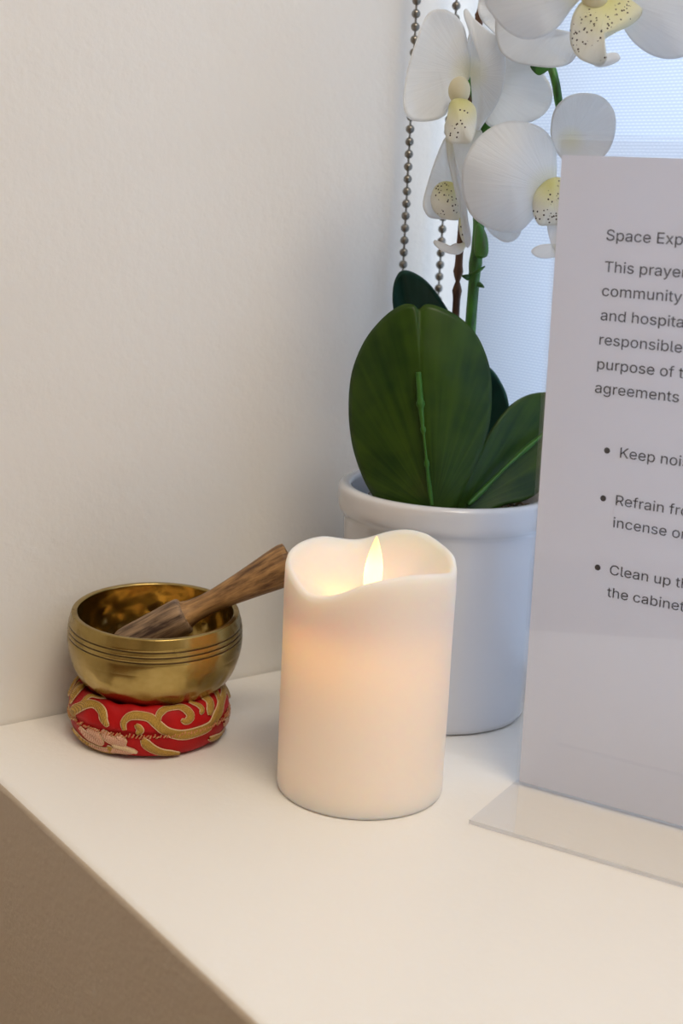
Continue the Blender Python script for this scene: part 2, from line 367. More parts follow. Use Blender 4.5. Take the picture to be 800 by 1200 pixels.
bm = bmesh.new(); bmesh.ops.create_uvsphere(bm, u_segments=14, v_segments=9, radius=0.00242)
bead_me = from_bm('bead', bm); bead_me.materials.append(M['steel'])
for p in bead_me.polygons: p.use_smooth = True
print('beads', nb)
for i in range(min(nb, 300)):
    o = bpy.data.objects.new('bead', bead_me); COL.objects.link(o); o.parent = ch; o.location = chain_pt(i * pitch + .003) - Vector(ch.location)
link('connecting_wire', tube('connecting_wire', [chain_pt(tot * i / 240) for i in range(241)], 0.0006, 6), M['steel'], ch)
nb and None

# ------------------------------------------------------------------ singing bowl, cushion, mallet
BC = Vector((.313, .572, ZT)); g = Vector((.313, .572, 0)).normalized(); SIDE = Vector((g.y, -g.x, 0))
# cushion cross-section (r, z) closed, starting at the outer equator going up
CS = catmull([(.0400, .0135), (.0392, .0195), (.0368, .0245), (.0335, .0262), (.0295, .0235), (.0245, .0175), (.0190, .0140), (.0150, .0080), (.0165, .0020), (.0220, .0003), (.0300, .0000), (.0360, .0015), (.0388, .0065)], 8, True) if False else \
     [Vector((p[0], p[1])) for p in catmull([(a, b, 0) for a, b in [(.0400, .0135), (.0392, .0195), (.0368, .0245), (.0335, .0262), (.0295, .0235), (.0245, .0175), (.0190, .0140), (.0150, .0080), (.0165, .0020), (.0220, .0003), (.0300, .0000), (.0360, .0015), (.0388, .0065)]], 8, True)]
NC = len(CS); CC = Vector((.312, .572, ZT + .0003))
def cush(phi, u, h=0.0):
    """phi: angle about the axis, u: index along the cross-section"""
    u = u % NC; i = int(u); f = u - i; p = CS[i].lerp(CS[(i + 1) % NC], f)
    t = (CS[(i + 1) % NC] - CS[i]).normalized(); n = Vector((t.y, -t.x))
    wr = 0.0
    if p.x > .02 and p.y > .002: wr = .0005 * math.sin(phi * 17 + u * .15) * max(0, (p.y - .013) / .013) - .0011 * math.exp(-((u + NC * .06) % NC - NC * .06) ** 2 / 3.0) * 1.0
    p = p + n * (h + wr)
    return CC + Vector((p.x * math.cos(phi), p.x * math.sin(phi), max(p.y, 0.0)))
NP = 144
V = [cush(2 * math.pi * i / NP, u) for i in range(NP) for u in range(NC)]
Fc = [(i * NC + u, ((i + 1) % NP) * NC + u, ((i + 1) % NP) * NC + (u + 1) % NC, i * NC + (u + 1) % NC) for i in range(NP) for u in range(NC)]
cu = thing('bowl_cushion', 'small round red satin ring cushion with gold scroll embroidery under the brass bowl', 'cushion', CC)
link('cushion_body', mesh('cushion_body', V, Fc), M['satin'], cu)
bvh = BVHTree.FromPolygons(V, Fc)
def hit(x, y):
    h = bvh.ray_cast(CAM, ray(x, y))
    if h[0] is None: h = bvh.find_nearest(CAM + ray(x, y) * (CC - CAM).length)
    fi = h[2]; q = h[0] - CC; return math.atan2(q.y, q.x), (fi % NC) + 0.5 + 0.0, q
def hit_pu(x, y):
    phi, u, q = hit(x, y); r = math.hypot(q.x, q.y); best = None
    for k in range(NC * 4):
        uu = k / 4; i = int(uu); p = CS[i % NC].lerp(CS[(i + 1) % NC], uu - i); d = (p.x - r) ** 2 + (p.y - q.z) ** 2
        if best is None or d < best[0]: best = (d, uu)
    return phi, best[1]
arc = sum((CS[(i + 1) % NC] - CS[i]).length for i in range(NC)) / NC
def E(x, y): return 60 + x / 3.478, 780 + y / 3.478
def ribbon(name, pts, wid, mat, edge, dphi=0.0):
    """embroidered band following the cushion surface, with a corded border"""
    pu = []; last = None
    for p in pts:
        a, u = hit_pu(*E(*p))
        if u > NC * .75: u -= NC
        if last is not None:
            while a - last > math.pi: a -= 2 * math.pi
            while a - last < -math.pi: a += 2 * math.pi
        last = a; pu.append(Vector((a, u, 0)))
    rr_ = .036
    pu = catmull([Vector((p.x * rr_, p.y * arc, 0)) for p in pu], 7)
    V = []; Fc = []; n = len(pu); W = 6; sides = ([], [])
    for i, p in enumerate(pu):
        t = (pu[min(i + 1, n - 1)] - pu[max(i - 1, 0)]).normalized(); nn = Vector((-t.y, t.x, 0)); s = i / (n - 1)
        wd = 1.55 * wid * (0.35 + 0.65 * min(1, 5 * s, 5 * (1 - s)))
        for k in range(W + 1):
            f = (k / W - .5) * 2; q = p + nn * wd * f
            V.append(cush(q.x / rr_ + dphi, q.y / arc, .00035 + .0006 * (1 - f * f)))
        for sd, f in ((0, -1), (1, 1)):
            q = p + nn * wd * f; sides[sd].append(cush(q.x / rr_ + dphi, q.y / arc, .0004))
    for i in range(n - 1):
        for k in range(W): a = i * (W + 1) + k; Fc.append((a, a + 1, a + W + 2, a + W + 1))
    o = link('embroidery', mesh(name, V, Fc), mat, cu)
    sm = o.modifiers.new('thickness', 'SOLIDIFY'); sm.thickness = .0003; sm.offset = -1
    link('cord_outline', tube('cord', sides[0] + sides[1][::-1], .00038, 5), edge, o)
SCROLLS = [([(300, 262), (296, 232), (318, 208), (355, 202), (400, 212), (432, 240), (470, 268), (530, 278), (590, 268), (640, 240), (672, 195), (682, 145), (668, 100), (650, 86)], .0013, 'gold', 'cream_thread'),
           ([(436, 236), (440, 200), (470, 176), (520, 170), (556, 186), (566, 210), (548, 228), (530, 222)], .0011, 'gold', 'cream_thread'),
           ([(560, 150), (592, 160), (612, 178), (606, 196)], .0008, 'gold', 'cream_thread'),
           ([(345, 240), (365, 262), (350, 276)], .0008, 'gold', 'cream_thread'),
           ([(92, 215), (104, 180), (140, 160), (180, 158), (208, 185), (216, 220), (232, 246)], .0014, 'gold', 'cream_thread'),
           ([(82, 150), (104, 110), (132, 84)], .0013, 'gold', 'cream_thread'),
           ([(372, 298), (400, 330), (450, 352), (520, 354)], .0013, 'gold', 'cream_thread'),
           ([(640, 296), (680, 285), (712, 250), (726, 215)], .0013, 'gold', 'cream_thread'),
           ([(120, 252), (150, 285), (200, 310), (185, 280), (150, 262)], .0012, 'pink_thread', 'cream_thread'),
           ([(210, 262), (240, 300), (292, 312), (270, 284)], .0012, 'pink_thread', 'cream_thread'),
           ([(160, 318), (210, 340), (280, 345), (330, 352)], .0011, 'pink_thread', 'cream_thread'),
           ([(250, 320), (300, 335), (350, 352)], .0009, 'cream_thread', 'pink_thread')]
for dphi in (0.0, 2.15, -2.1):
    for i, (pts, wd, a, b) in enumerate(SCROLLS): ribbon('embroidery', pts, wd, M[a], M[b], dphi)
# the seam round the cushion with its stitches
V = []; nst = 150; bm = bmesh.new()
random.seed(3)
for k in range(nst):
    a = 2 * math.pi * k / nst + random.uniform(-.008, .008); du = random.uniform(-.5, .5)
    p = cush(a - .014, -1.6 + du, .0005); q = cush(a + .014 + random.uniform(-.01, .01), -.2 + du + random.uniform(-.8, .8), .0006); m = cush(a, -.9 + du, .0013)
    me = tube('st', catmull([p, m, q], 3), .00042, 5); bm.from_mesh(me); bpy.data.meshes.remove(me)
tag(link('seam_stitching', from_bm('seam', bm), M['seam'], cu), kind='stuff')

# bowl
RC = Vector((.3145, .5715, ZT + .064)); Rt = Matrix.Rotation(math.radians(3), 3, SIDE)
bw = thing('singing_bowl', 'round brass singing bowl with engraved rings resting on the red cushion', 'bowl', (.3145, .5715, ZT + .018))
out = [(0, -.0480), (.012, -.0475), (.022, -.0455), (.030, -.0412), (.0365, -.0350), (.0405, -.0280), (.0427, -.0200), (.0433, -.0150), (.0433, -.0130)]
gro = []
for zc in (-.0114, -.0088, -.0062):
    r = .04325 if zc < -.011 else (.0431 if zc < -.008 else .04275)
    gro += [(r, zc - .0007), (r - .0004, zc - .0003), (r - .0004, zc + .0003), (r, zc + .0007)]
up = [(.0424, -.0044), (.0419, -.0026), (.0415, -.0012), (.0412, -.0003), (.0405, 0.0), (.0388, -.0001), (.0384, -.0006)]
inn = [(.0386, -.002), (.0396, -.006), (.0405, -.012), (.0402, -.019), (.0382, -.0265), (.0342, -.0335), (.028, -.0388), (.0205, -.0425), (.011, -.0445), (0, -.045)]
def sm(p, n=4): return [(v.x, v.y) for v in catmull([(a, b, 0) for a, b in p], n)]
link('bowl_wall', lathe('bowl_wall', sm(out) + gro + sm(up, 3), RC, 128, Rt), M['brass'], bw)
link('bowl_interior', lathe('bowl_interior', [(.0384, -.0006)] + sm(inn)[1:], RC, 128, Rt), M['brass_in'], bw)
for zc in (-.0114, -.0088, -.0062):
    r = .04325 if zc < -.011 else (.0431 if zc < -.008 else .04275)
    link('engraved_ring', lathe('engraved_ring', [(r - .00045, zc - .00035), (r - .00025, zc - .00035), (r - .00025, zc + .00035), (r - .00045, zc + .00035)], RC, 128, Rt), M['groove'], bw)

# mallet: axis through the bowl and over its rim
ma, mb = BC + SIDE * -.016 + Vector((0, 0, .0440)), BC + SIDE * .0705 + Vector((0, 0, .0905))
ax = (mb - ma).normalized(); Lm = (mb - ma).length
Q = Vector((0, 0, 1)).rotation_difference(ax).to_matrix()
ml = thing('bowl_mallet', 'weathered wooden striker with flared handle leaning in the brass bowl', 'mallet', ma)
h1 = sm([(0, 0), (.0060, .0003), (.0078, .0015), (.0086, .006), (.0088, .014), (.0091, .022), (.0094, .030), (.0094, .0345), (.0088, .0362)], 4)
h2 = sm([(.0072, .0368), (.0062, .040), (.0056, .046), (.0057, .053), (.0066, .062), (.0080, .073), (.0096, .084), (.0106, .0915), (.0104, .0945), (.0092, .0958), (0, .0960)], 4)
def woodgrain(name, c1, c2):
    t = NT(name).set(Roughness=0.55); v = t.coord('Object')
    # rotate the coordinates so that the grain follows the handle
    m = t.n('ShaderNodeMapping', _vector_type='TEXTURE'); m.inputs['Rotation'].default_value = Q.to_euler(); m.inputs['Scale'].default_value = (1, 1, 11); t.l(v, m.inputs[0])
    n = t.noise(m.outputs[0], 320, 6, .7); n2 = t.noise(v, 45, 3)
    f = t.math('ADD', t.math('MULTIPLY', n, .75), t.math('MULTIPLY', n2, .25)); t.base(t.ramp(f, [(.38, c1), (.50, tuple((a + b) / 2 for a, b in zip(c1, c2))), (.62, c2)])); t.bump(n, .6, .0008); return t.m
M['wood_grip'] = woodgrain('mallet_grip_wood', (.045, .020, .010), (.44, .28, .15)); M['wood_handle'] = woodgrain('mallet_handle_wood', (.08, .032, .010), (.48, .26, .09))
link('striker_head', lathe('striker_head', h1 + [(.0072, .0368)], ma, 40, Q), M['wood_grip'], ml)
link('handle', lathe('handle', h2, ma, 40, Q), M['wood_handle'], ml)

# ------------------------------------------------------------------ candle
CX, CY, CR = .366, .4662, .0388
gc = Vector((CX, CY, 0)).normalized(); phi0 = math.atan2(-gc.y, -gc.x)
RIM = [(9, .111), (26, .1125), (46, .1115), (79, .1080), (98, .1118), (123, .114), (137, .1162), (152, .1165), (165, .115), (175, .1125), (184, .110), (194, .109), (204, .110), (218, .112), (230, .112), (254, .111), (272, .1092), (291, .106), (305, .102), (316, .0995), (332, .101), (345, .1045), (352, .1075)]
def rim(deg):
    deg %= 360; n = len(RIM)
    for i in range(n):
        a, za = RIM[i]; b, zb_ = RIM[(i + 1) % n]; bb = b if b > a else b + 360; d = deg if deg >= a else deg + 360
        if a <= d <= bb:
            f = (d - a) / (bb - a); return za + (zb_ - za) * f
def rims(deg): return sum(rim(deg + k * 2) * w_ for k, w_ in zip(range(-4, 5), (1, 2, 4, 6, 7, 6, 4, 2, 1))) / 33
V = []; Fc = []; seg = 160; nprof = None
for i in range(seg):
    a = 360 * i / seg; zr = rims(a); ph = phi0 + math.radians(a)
    pr = [(.0, .0), (.030, .0), (CR - .0016, .0), (CR - .0004, .0006), (CR, .0020)]
    for k in range(1, 12): pr.append((CR - .0001 * math.sin(k), .002 + (zr - .0035 - .002) * k / 12))
    pr += [(CR - .0001, zr - .0035), (CR - .0006, zr - .0012), (CR - .0018, zr - .0001), (CR - .0030, zr - .0006), (CR - .0040, zr - .0026)]
    zp = .0915
    for k in range(1, 9):
        f = k / 8; e = (1 - f); pr.append(((CR - .0040) * (1 - f) ** .9 * 1.0, zp + (zr - .0026 - zp) * e ** 1.9))
    nprof = len(pr)
    for r, z in pr: V.append((CX + r * math.cos(ph), CY + r * math.sin(ph), ZT + z))
for i in range(seg):
    j = (i + 1) % seg
    for k in range(nprof - 1): Fc.append((i * nprof + k, j * nprof + k, j * nprof + k + 1, i * nprof + k + 1))
nv = len(V); hp = [(0, .004), (.025, .004), (.0325, .006), (.0335, .012), (.0338, .035), (.0336, .070), (.0325, .080), (.027, .0860), (.018, .0880), (.008, .0880), (0, .0880)]
for i in range(seg):
    ph = phi0 + 2 * math.pi * i / seg
    for r, z in hp: V.append((CX + r * math.cos(ph), CY + r * math.sin(ph), ZT + z))
nh = len(hp)
for i in range(seg):
    j = (i + 1) % seg
    for k in range(nh - 1): Fc.append((nv + i * nh + k, nv + i * nh + k + 1, nv + j * nh + k + 1, nv + j * nh + k))
me = mesh('candle_body', V, Fc); bm = bmesh.new(); bm.from_mesh(me); bmesh.ops.remove_doubles(bm, verts=bm.verts, dist=1e-6)
cd = thing('pillar_candle', 'ivory pillar candle with a wavy melted rim and a glowing electric flame', 'candle', (CX, CY, ZT))
bmesh.ops.delete(bm, geom=[f for f in bm.faces if f.calc_area() < 1e-14], context='FACES')
me2 = bpy.data.meshes.new('wax_body'); bm.to_mesh(me2); bm.free(); link('wax_body', me2, M['wax'], cd)
# the flame: a slim upright teardrop tongue
V = []; Fc = []; pc = Vector((CX, CY, 0)); fs = SIDE * 1.0; ns = 20
ff = [(0, .0022), (.15, .0040), (.32, .0048), (.5, .0047), (.68, .0036), (.82, .0023), (.93, .0011), (1, .0001)]
ff = sm([(b, a) for a, b in ff], 3)
for r, s in ff:
    z = .0915 + s * .0290
    for k in range(ns):
        a = 2 * math.pi * k / ns; V.append(pc + fs * (r * .9 * math.cos(a) + .0007 + .0012 * s) + g * (r * .42 * math.sin(a)) + Vector((0, 0, ZT + z)))
for i in range(len(ff) - 1):
    for k in range(ns): l = (k + 1) % ns; Fc.append((i * ns + k, i * ns + l, (i + 1) * ns + l, (i + 1) * ns + k))
Fc.append(tuple(range(ns))[::-1]); Fc.append(tuple((len(ff) - 1) * ns + k for k in range(ns)))
tag(link('flame', mesh('flame', V, Fc), M['flame'], cd), 'glowing warm teardrop flame')
lp = bpy.data.lights.new('flame_light', 'POINT'); lp.energy = 0.0085; lp.color = (1, .44, .10); lp.shadow_soft_size = .003
lo = bpy.data.objects.new('flame_light', lp); COL.objects.link(lo); lo.location = Vector((CX, CY, ZT + .108)) - SIDE * .009 - g * .003

lp = bpy.data.lights.new('inner_glow_light', 'POINT'); lp.energy = 0.027; lp.color = (1, .67, .23); lp.shadow_soft_size = .006
lo = bpy.data.objects.new('inner_glow_light', lp); COL.objects.link(lo); lo.location = Vector((CX, CY, ZT + .078)) - SIDE * .012 - g * .006

# ------------------------------------------------------------------ potted orchid
PC = Vector((.4655, .531, ZT)); gp = Vector((PC.x, PC.y, 0)).normalized(); sp_ = Vector((gp.y, -gp.x, 0))
orch = thing('potted_orchid', 'white artificial orchid with dark green leaves in a glazed white pot behind the candle', 'potted plant', PC)
prof = [(0, .0006), (.044, .0006), (.0465, .0), (.0488, .0012), (.0496, .004)] + [(.0496 + (.0545 - .0496) * k / 8, .004 + (.104 - .004) * k / 8) for k in range(1, 9)] + \
       sm([(.0546, .1045), (.0553, .1062), (.0568, .1080), (.0577, .1105), (.0579, .1150), (.0578, .1195), (.0570, .1212), (.0555, .1220), (.0530, .1218), (.0512, .1208), (.0505, .1180), (.0500, .112), (.0492, .104)], 3)
link('pot', lathe('pot', prof, PC, 128), M['ceramic'], orch)
bm = bmesh.new(); V = []; Fc = []
for i in range(48):
    a = 2 * math.pi * i / 48
    for k in range(8):
        r = .0502 * k / 7; z = .1065 + .0035 * (1 - k / 7) + .0018 * mnoise.noise(Vector((r * math.cos(a) * 200, r * math.sin(a) * 200, 1)))
        V.append(PC + Vector((r * math.cos(a), r * math.sin(a), z)))
for i in range(48):
    for k in range(7): Fc.append((i * 8 + k, ((i + 1) % 48) * 8 + k, ((i + 1) % 48) * 8 + k + 1, i * 8 + k + 1))
link('soil', mesh('soil', V, Fc), M['soil'], orch)
bm = bmesh.new(); random.seed(11)
for k in range(170):
    a = random.uniform(0, 6.28); r = .046 * math.sqrt(random.random()); p = PC + Vector((r * math.cos(a), r * math.sin(a), .1085 + random.random() * .003)); d = Vector((random.uniform(-1, 1), random.uniform(-1, 1), random.uniform(-.3, .6))).normalized() * .004
    me = tube('m', catmull([p - d, p + Vector((0, 0, .0015)), p + d], 3), random.uniform(.0003, .0008), 5); bm.from_mesh(me); bpy.data.meshes.remove(me)
tag(link('moss', from_bm('moss', bm), M['moss'], orch), kind='stuff')

def PV(x, y, off=0.0):
    """point of the upright plane through the pot's axis, moved 'off' metres towards the front"""
    return on_plane(x, y, PC - gp * off, gp)
def blade(name, outline, base, off, tx=0., ty=0., cup=0., fold=None, mat=None, parent=None, thick=.0006, ripple=0., rings=12, label=None, n=5, seed=0, curl=0.):
    """a petal or leaf: outline fixes its silhouette, off its distance, tx/ty its turn about its own
    upright and level axes (metres per pixel), cup its hollow, fold (x0,y0,x1,y1,amount) a crease"""
    pts = catmull([(p[0], p[1], 0) for p in outline], n, True); m = len(pts)
    cx = sum(p.x for p in pts) / m; cy = sum(p.y for p in pts) / m
    R = max((Vector((p.x - cx, p.y - cy))).length for p in pts)
    V = []; UV = []; Fc = []; bx, by = base; L = max(math.hypot(p.x - bx, p.y - by) for p in pts)
    ang0 = math.atan2(cy - by, cx - bx)
    for k in range(rings + 1):
        rho = k / rings
        for i, p in enumerate(pts):
            if k == 0 and i > 0: continue
            x = cx + (p.x - cx) * rho; y = cy + (p.y - cy) * rho
            d = off + tx * (x - cx) + ty * (y - cy) - cup * (1 - rho ** 2) + curl * rho ** 4
            th = 2 * math.pi * i / m
            d += ripple * rho ** 3 * math.sin(th * 5 + seed) + ripple * .6 * mnoise.noise(Vector((x * .03, y * .03, seed)))
            if fold:
                x0, y0, x1, y1, am = fold; l = math.hypot(x1 - x0, y1 - y0); q = abs((x - x0) * (y1 - y0) - (y - y0) * (x1 - x0)) / l
                d += am * (min(1, q / 60.0)) ** .8 if am > 0 else am * (q / 60.0) ** 1.4
            V.append(PV(x, y, d)); a = math.atan2(y - by, x - bx) - ang0
            while a > math.pi: a -= 2 * math.pi
            while a < -math.pi: a += 2 * math.pi
            UV.append((a / 3.14 + .5, math.hypot(x - bx, y - by) / L))
    for i in range(m): Fc.append((0, 1 + i, 1 + (i + 1) % m))
    for k in range(1, rings):
        for i in range(m):
            a = 1 + (k - 1) * m; b = 1 + k * m; j = (i + 1) % m; Fc.append((a + i, b + i, b + j, a + j))
    o = link(name, mesh(name, V, Fc, UV), mat, parent)
    md = o.modifiers.new('thickness', 'SOLIDIFY'); md.thickness = thick; md.offset = 0
    if label: o['label'] = label
    return o
# leaves
lf = blade('leaf', [(488, 362), (483, 357), (470, 358), (450, 372), (428, 399), (413, 436), (409, 478), (413, 520), (423, 553), (434, 575), (447, 592), (480, 604), (507, 610), (530, 600), (545, 570), (561, 535), (572, 500), (575, 470), (574, 438), (567, 412), (555, 389), (535, 370), (512, 359), (499, 357), (492, 362)],
           (508, 600), .034, 0.0, 0.00006, -.004, (490, 362, 507, 600, -.006), M['leaf'], orch, .0014, .0008, 16, 'broad dark green front leaf with a raised midrib')
rib = [PV(x, y, .0415 + .00006 * (y - 480)) for x, y in ((490, 436), (492, 465), (494, 490), (497, 515), (500, 545), (503, 570), (506, 592))]
link('midrib', tube('midrib', catmull(rib, 8), lambda s: .0013 + .0004 * math.sin(s * 9) + (.0006 if abs(s - .22) < .02 or abs(s - .42) < .02 or abs(s - .66) < .02 else 0) - .0007 * s, 10), M['rib'], lf)
l2 = blade('leaf', [(533, 600), (540, 575), (556, 545), (568, 518), (582, 495), (600, 474), (622, 462), (648, 461), (662, 475), (664, 505), (655, 540), (640, 568), (618, 585), (590, 592), (560, 602)],
           (540, 600), .012, -.00025, 0.0001, .004, (545, 597, 650, 498, .004), M['leaf'], orch, .0014, .0006, 14, 'green side leaf reaching behind the sign')
rib = [PV(x, y, o_) for x, y, o_ in ((548, 592, .0350), (575, 565, .0245), (600, 540, .0160), (625, 518, .0075), (640, 505, .0020))]
link('midrib', tube('midrib', catmull(rib, 8), lambda s: .0011 + .0003 * math.sin(s * 12), 10), M['rib'], l2)
blade('leaf', [(462, 372), (460, 350), (462, 330), (470, 318), (484, 320), (500, 331), (515, 350), (528, 372), (535, 400), (525, 440), (500, 470), (475, 440), (464, 400)],
      (500, 460), -.012, .0001, -.0002, .002, (471, 318, 485, 460, .006), M['leaf_teal'], orch, .0013, .0006, 12, 'dark teal upright leaf behind the front leaf')
blade('leaf', [(540, 440), (560, 425), (574, 432), (586, 448), (594, 468), (596, 500), (580, 540), (556, 560), (536, 520), (532, 470)],
      (545, 560), -.010, .0001, -.0001, .003, (560, 425, 552, 560, .003), M['leaf_teal'], orch, .0013, .0006, 12, 'small teal leaf peeking out at the back')
# stems
def nodes(centres, r0, bumpr, width=.018):
    return lambda s: r0 + sum(bumpr * math.exp(-((s - c) / width) ** 2) for c in centres)
st = catmull([PV(*p) for p in ((541, 590, .004), (546, 470, .002), (551, 385, .002), (556, 320, .002), (561, 262, .002), (564, 200, .000), (569, 150, -.004), (585, 105, -.006), (612, 76, -.002), (634, 68, .010), (645, 78, .022), (651, 98, .026), (655, 122, .024), (662, 148, .018))], 10)
stem = link('stem', tube('stem', st, lambda s: (.0029 if s < .45 else .0029 - .0009 * min(1, (s - .45) / .2)) + .0006 * math.exp(-((s - .245) / .012) ** 2) + .0005 * math.exp(-((s - .32) / .012) ** 2), 14), M['stem'], orch)
for k, (x, y, dx, dy) in enumerate(((551, 322, 17, -10), (548, 325, -7, -2), (560, 333, 7, 4))):
    a = PV(x, y, .003); link('stem_bract', tube('stem_bract', catmull([a, PV(x + dx * .6, y + dy * .5, .005), PV(x + dx, y + dy, .004)], 5), lambda s: .0014 * (1 - s) + .0003, 8), M['stem'], stem)
blade('stem_bract', [(557, 300), (556, 278), (559, 262), (566, 268), (571, 282), (570, 300)], (562, 300), .008, 0, 0, -.002, None, M['stem'], stem, .0008, 0, 5)
blade('stem_bract', [(621, 78), (630, 76), (645, 78), (640, 84), (630, 88)], (645, 80), .03, 0, 0, 0, None, M['stem'], stem, .0008, 0, 4)
sk = catmull([PV(*p) for p in ((528, 590, -.004), (532, 400, -.006), (534, 365, -.006), (538, 300, -.006), (545, 220, -.008), (552, 120, -.010), (559, 40, -.010), (567, -8, -.010), (574, -60, -.010))], 12)
link('support_stake', tube('support_stake', sk, lambda s: .0020 + .0007 * sum(math.exp(-((s - c) / .008) ** 2) for c in (.30, .345, .62, .8)) - .0009 * math.exp(-((s - .322) / .006) ** 2), 12), M['stake'], orch)
def ball(name, x, y, off, rx, ry, rz, mat, parent, bmsmooth=True):
    bm = bmesh.new(); bmesh.ops.create_uvsphere(bm, u_segments=20, v_segments=14, radius=1); c = PV(x, y, off)
    for v in bm.verts: v.co = c + sp_ * (v.co.x * rx) + gp * (v.co.y * ry) + Vector((0, 0, v.co.z * rz))
    return link(name, from_bm(name, bm), mat, parent)
def flower(label, cx, cy, off, stem_to):
    a = PV(cx, cy, off); b = PV(*stem_to); m = a.lerp(b, .5) + gp * .006
    f = link('flower', tube('flower', catmull([a, m, b], 6), .0010, 8), M['stem'], orch); f['label'] = label; return f
PT, LP = M['petal'], M['lip']
# upper left flower, seen half from the side
f1 = flower('upper left white bloom turned to the left', 549, 90, .012, (566, 175, 0))
blade('petal', [(552, 84), (547, 45), (541, 27), (527, 13), (510, 11), (499, 20), (490, 42), (480, 72), (475, 95), (473, 125), (481, 140), (503, 142), (521, 135), (530, 118), (542, 102)], (550, 86), .030, -.00030, .00004, .006, None, PT, f1, .0005, .0012, 14, seed=1)
blade('petal', [(551, 82), (553, 60), (550, 38), (543, 16), (547, 11), (556, 22), (575, 38), (590, 45), (592, 68), (591, 95), (583, 120), (570, 140), (560, 153), (555, 140), (553, 110)], (552, 86), .024, .00022, .00004, -.004, None, PT, f1, .0005, .0010, 14, seed=2)
blade('petal', [(560, 60), (590, 66), (614, 70), (636, 86), (647, 108), (642, 128), (626, 141), (600, 148), (575, 149), (562, 130), (556, 95)], (553, 90), .004, .00012, 0, .004, None, PT, f1, .0005, .001, 12, seed=3)
blade('petal', [(548, 70), (547, 52), (551, 36), (556, 42), (557, 62), (553, 78)], (552, 80), .010, 0, 0, .001, None, PT, f1, .0005, 0, 6, seed=4)
ball('column', 538, 106, .036, 0.0052, .0050, .0064, petal_col := petalmat('column_cream', (.85, .82, .70), (.85, .80, .60), .5, .05), f1)
blade('lip', [(527, 122), (534, 116), (548, 118), (557, 128), (557, 148), (552, 166), (540, 168), (526, 166), (521, 150), (524, 138)], (540, 118), .044, 0, .00010, -.004, None, LP, f1, .0007, .0010, 9, seed=5)
blade('lip_tail', [(522, 143), (527, 150), (532, 180), (540, 212), (546, 240), (549, 262), (552, 282), (547, 290), (542, 270), (537, 240), (530, 210), (524, 180)], (526, 150), .034, 0, 0, .002, None, PT, f1, .0006, .0004, 6, seed=6)
blade('petal', [(526, 150), (545, 158), (560, 150), (566, 165), (556, 200), (548, 232), (544, 225), (536, 200), (530, 175)], (545, 150), .022, .0002, 0, .002, None, PT, f1, .0005, .0005, 8, seed=16)
# upper right flower, cut by the frame
f2 = flower('top right white bloom with a yellow throat', 694, -10, .066, (590, -30, 0))
blade('petal', [(684, -8), (668, 12), (655, 30), (638, 42), (616, 46), (596, 38), (580, 22), (568, 2), (566, -28), (586, -62), (628, -72), (664, -50), (682, -24)], (688, -8), .066, .00006, 0, -.006, None, PT, f2, .0005, .0010, 14, seed=7)
blade('petal', [(712, -10), (722, 14), (736, 42), (755, 60), (780, 69), (806, 64), (832, 40), (845, 4), (830, -40), (790, -60), (740, -45), (716, -24)], (700, -8), .071, .00012, 0, -.004, None, PT, f2, .0005, .0010, 14, seed=8)
blade('petal', [(588, 2), (604, 20), (650, 34), (672, 40), (676, 60), (668, 74), (648, 79), (622, 77), (600, 72), (584, 56), (580, 25)], (684, 0), .038, .0001, 0, .002, None, PT, f2, .0005, .001, 12, seed=9)
blade('petal', [(560, 4), (570, -10), (592, 4), (604, 24), (604, 44), (590, 48), (576, 36), (563, 22)], (600, 10), .020, 0, 0, .002, None, PT, f2, .0005, .001, 8, seed=10)
ball('column', 697, -6, .071, .006, .006, .007, petal_col, f2)
blade('lip', [(668, 46), (672, 16), (690, -4), (720, -8), (744, 4), (752, 14), (740, 28), (720, 38), (706, 48), (704, 64), (710, 70), (704, 76), (690, 74), (676, 66)], (712, 0), .074, 0, .0001, -.005, None, LP, f2, .0007, .001, 10, seed=11)
blade('lip_tail', [(694, 70), (706, 64), (722, 62), (726, 70), (712, 77), (698, 78)], (695, 70), .076, 0, 0, -.001, None, PT, f2, .0005, 0, 5, seed=12)
# big round bloom in the middle
f3 = flower('large round white bloom in front of the stem', 640, 222, .022, (568, 185, .002))
blade('petal', [(650, 214), (652, 190), (648, 168), (634, 150), (606, 142), (580, 147), (558, 164), (545, 186), (541, 206), (543, 230), (552, 252), (570, 266), (592, 272), (610, 270), (626, 254), (640, 238)], (646, 222), .042, -.00010, -.00004, -.009, None, PT, f3, .0005, .0008, 16, seed=13, label='large rounded petal')
blade('petal', [(556, 240), (566, 262), (578, 276), (592, 284), (606, 279), (612, 262), (606, 240), (580, 225)], (630, 230), .022, 0, 0, .002, None, PT, f3, .0005, .0006, 9, seed=14)
blade('lip', [(627, 226), (640, 212), (655, 208), (668, 220), (668, 250), (656, 262), (640, 264), (630, 262), (624, 244)], (646, 216), .044, 0, 0, -.003, None, LP, f3, .0007, .0006, 8, seed=15)
blade('lip_tail', [(622, 294), (632, 287), (650, 286), (662, 292), (655, 300), (640, 303), (628, 301)], (655, 290), .042, 0, 0, 0, None, PT, f3, .0005, 0, 5, seed=17)
blade('lip_tail', [(641, 262), (652, 260), (660, 275), (658, 296), (648, 292), (643, 278)], (650, 255), .042, 0, 0, 0, None, PT, f3, .0005, 0, 5, seed=18)
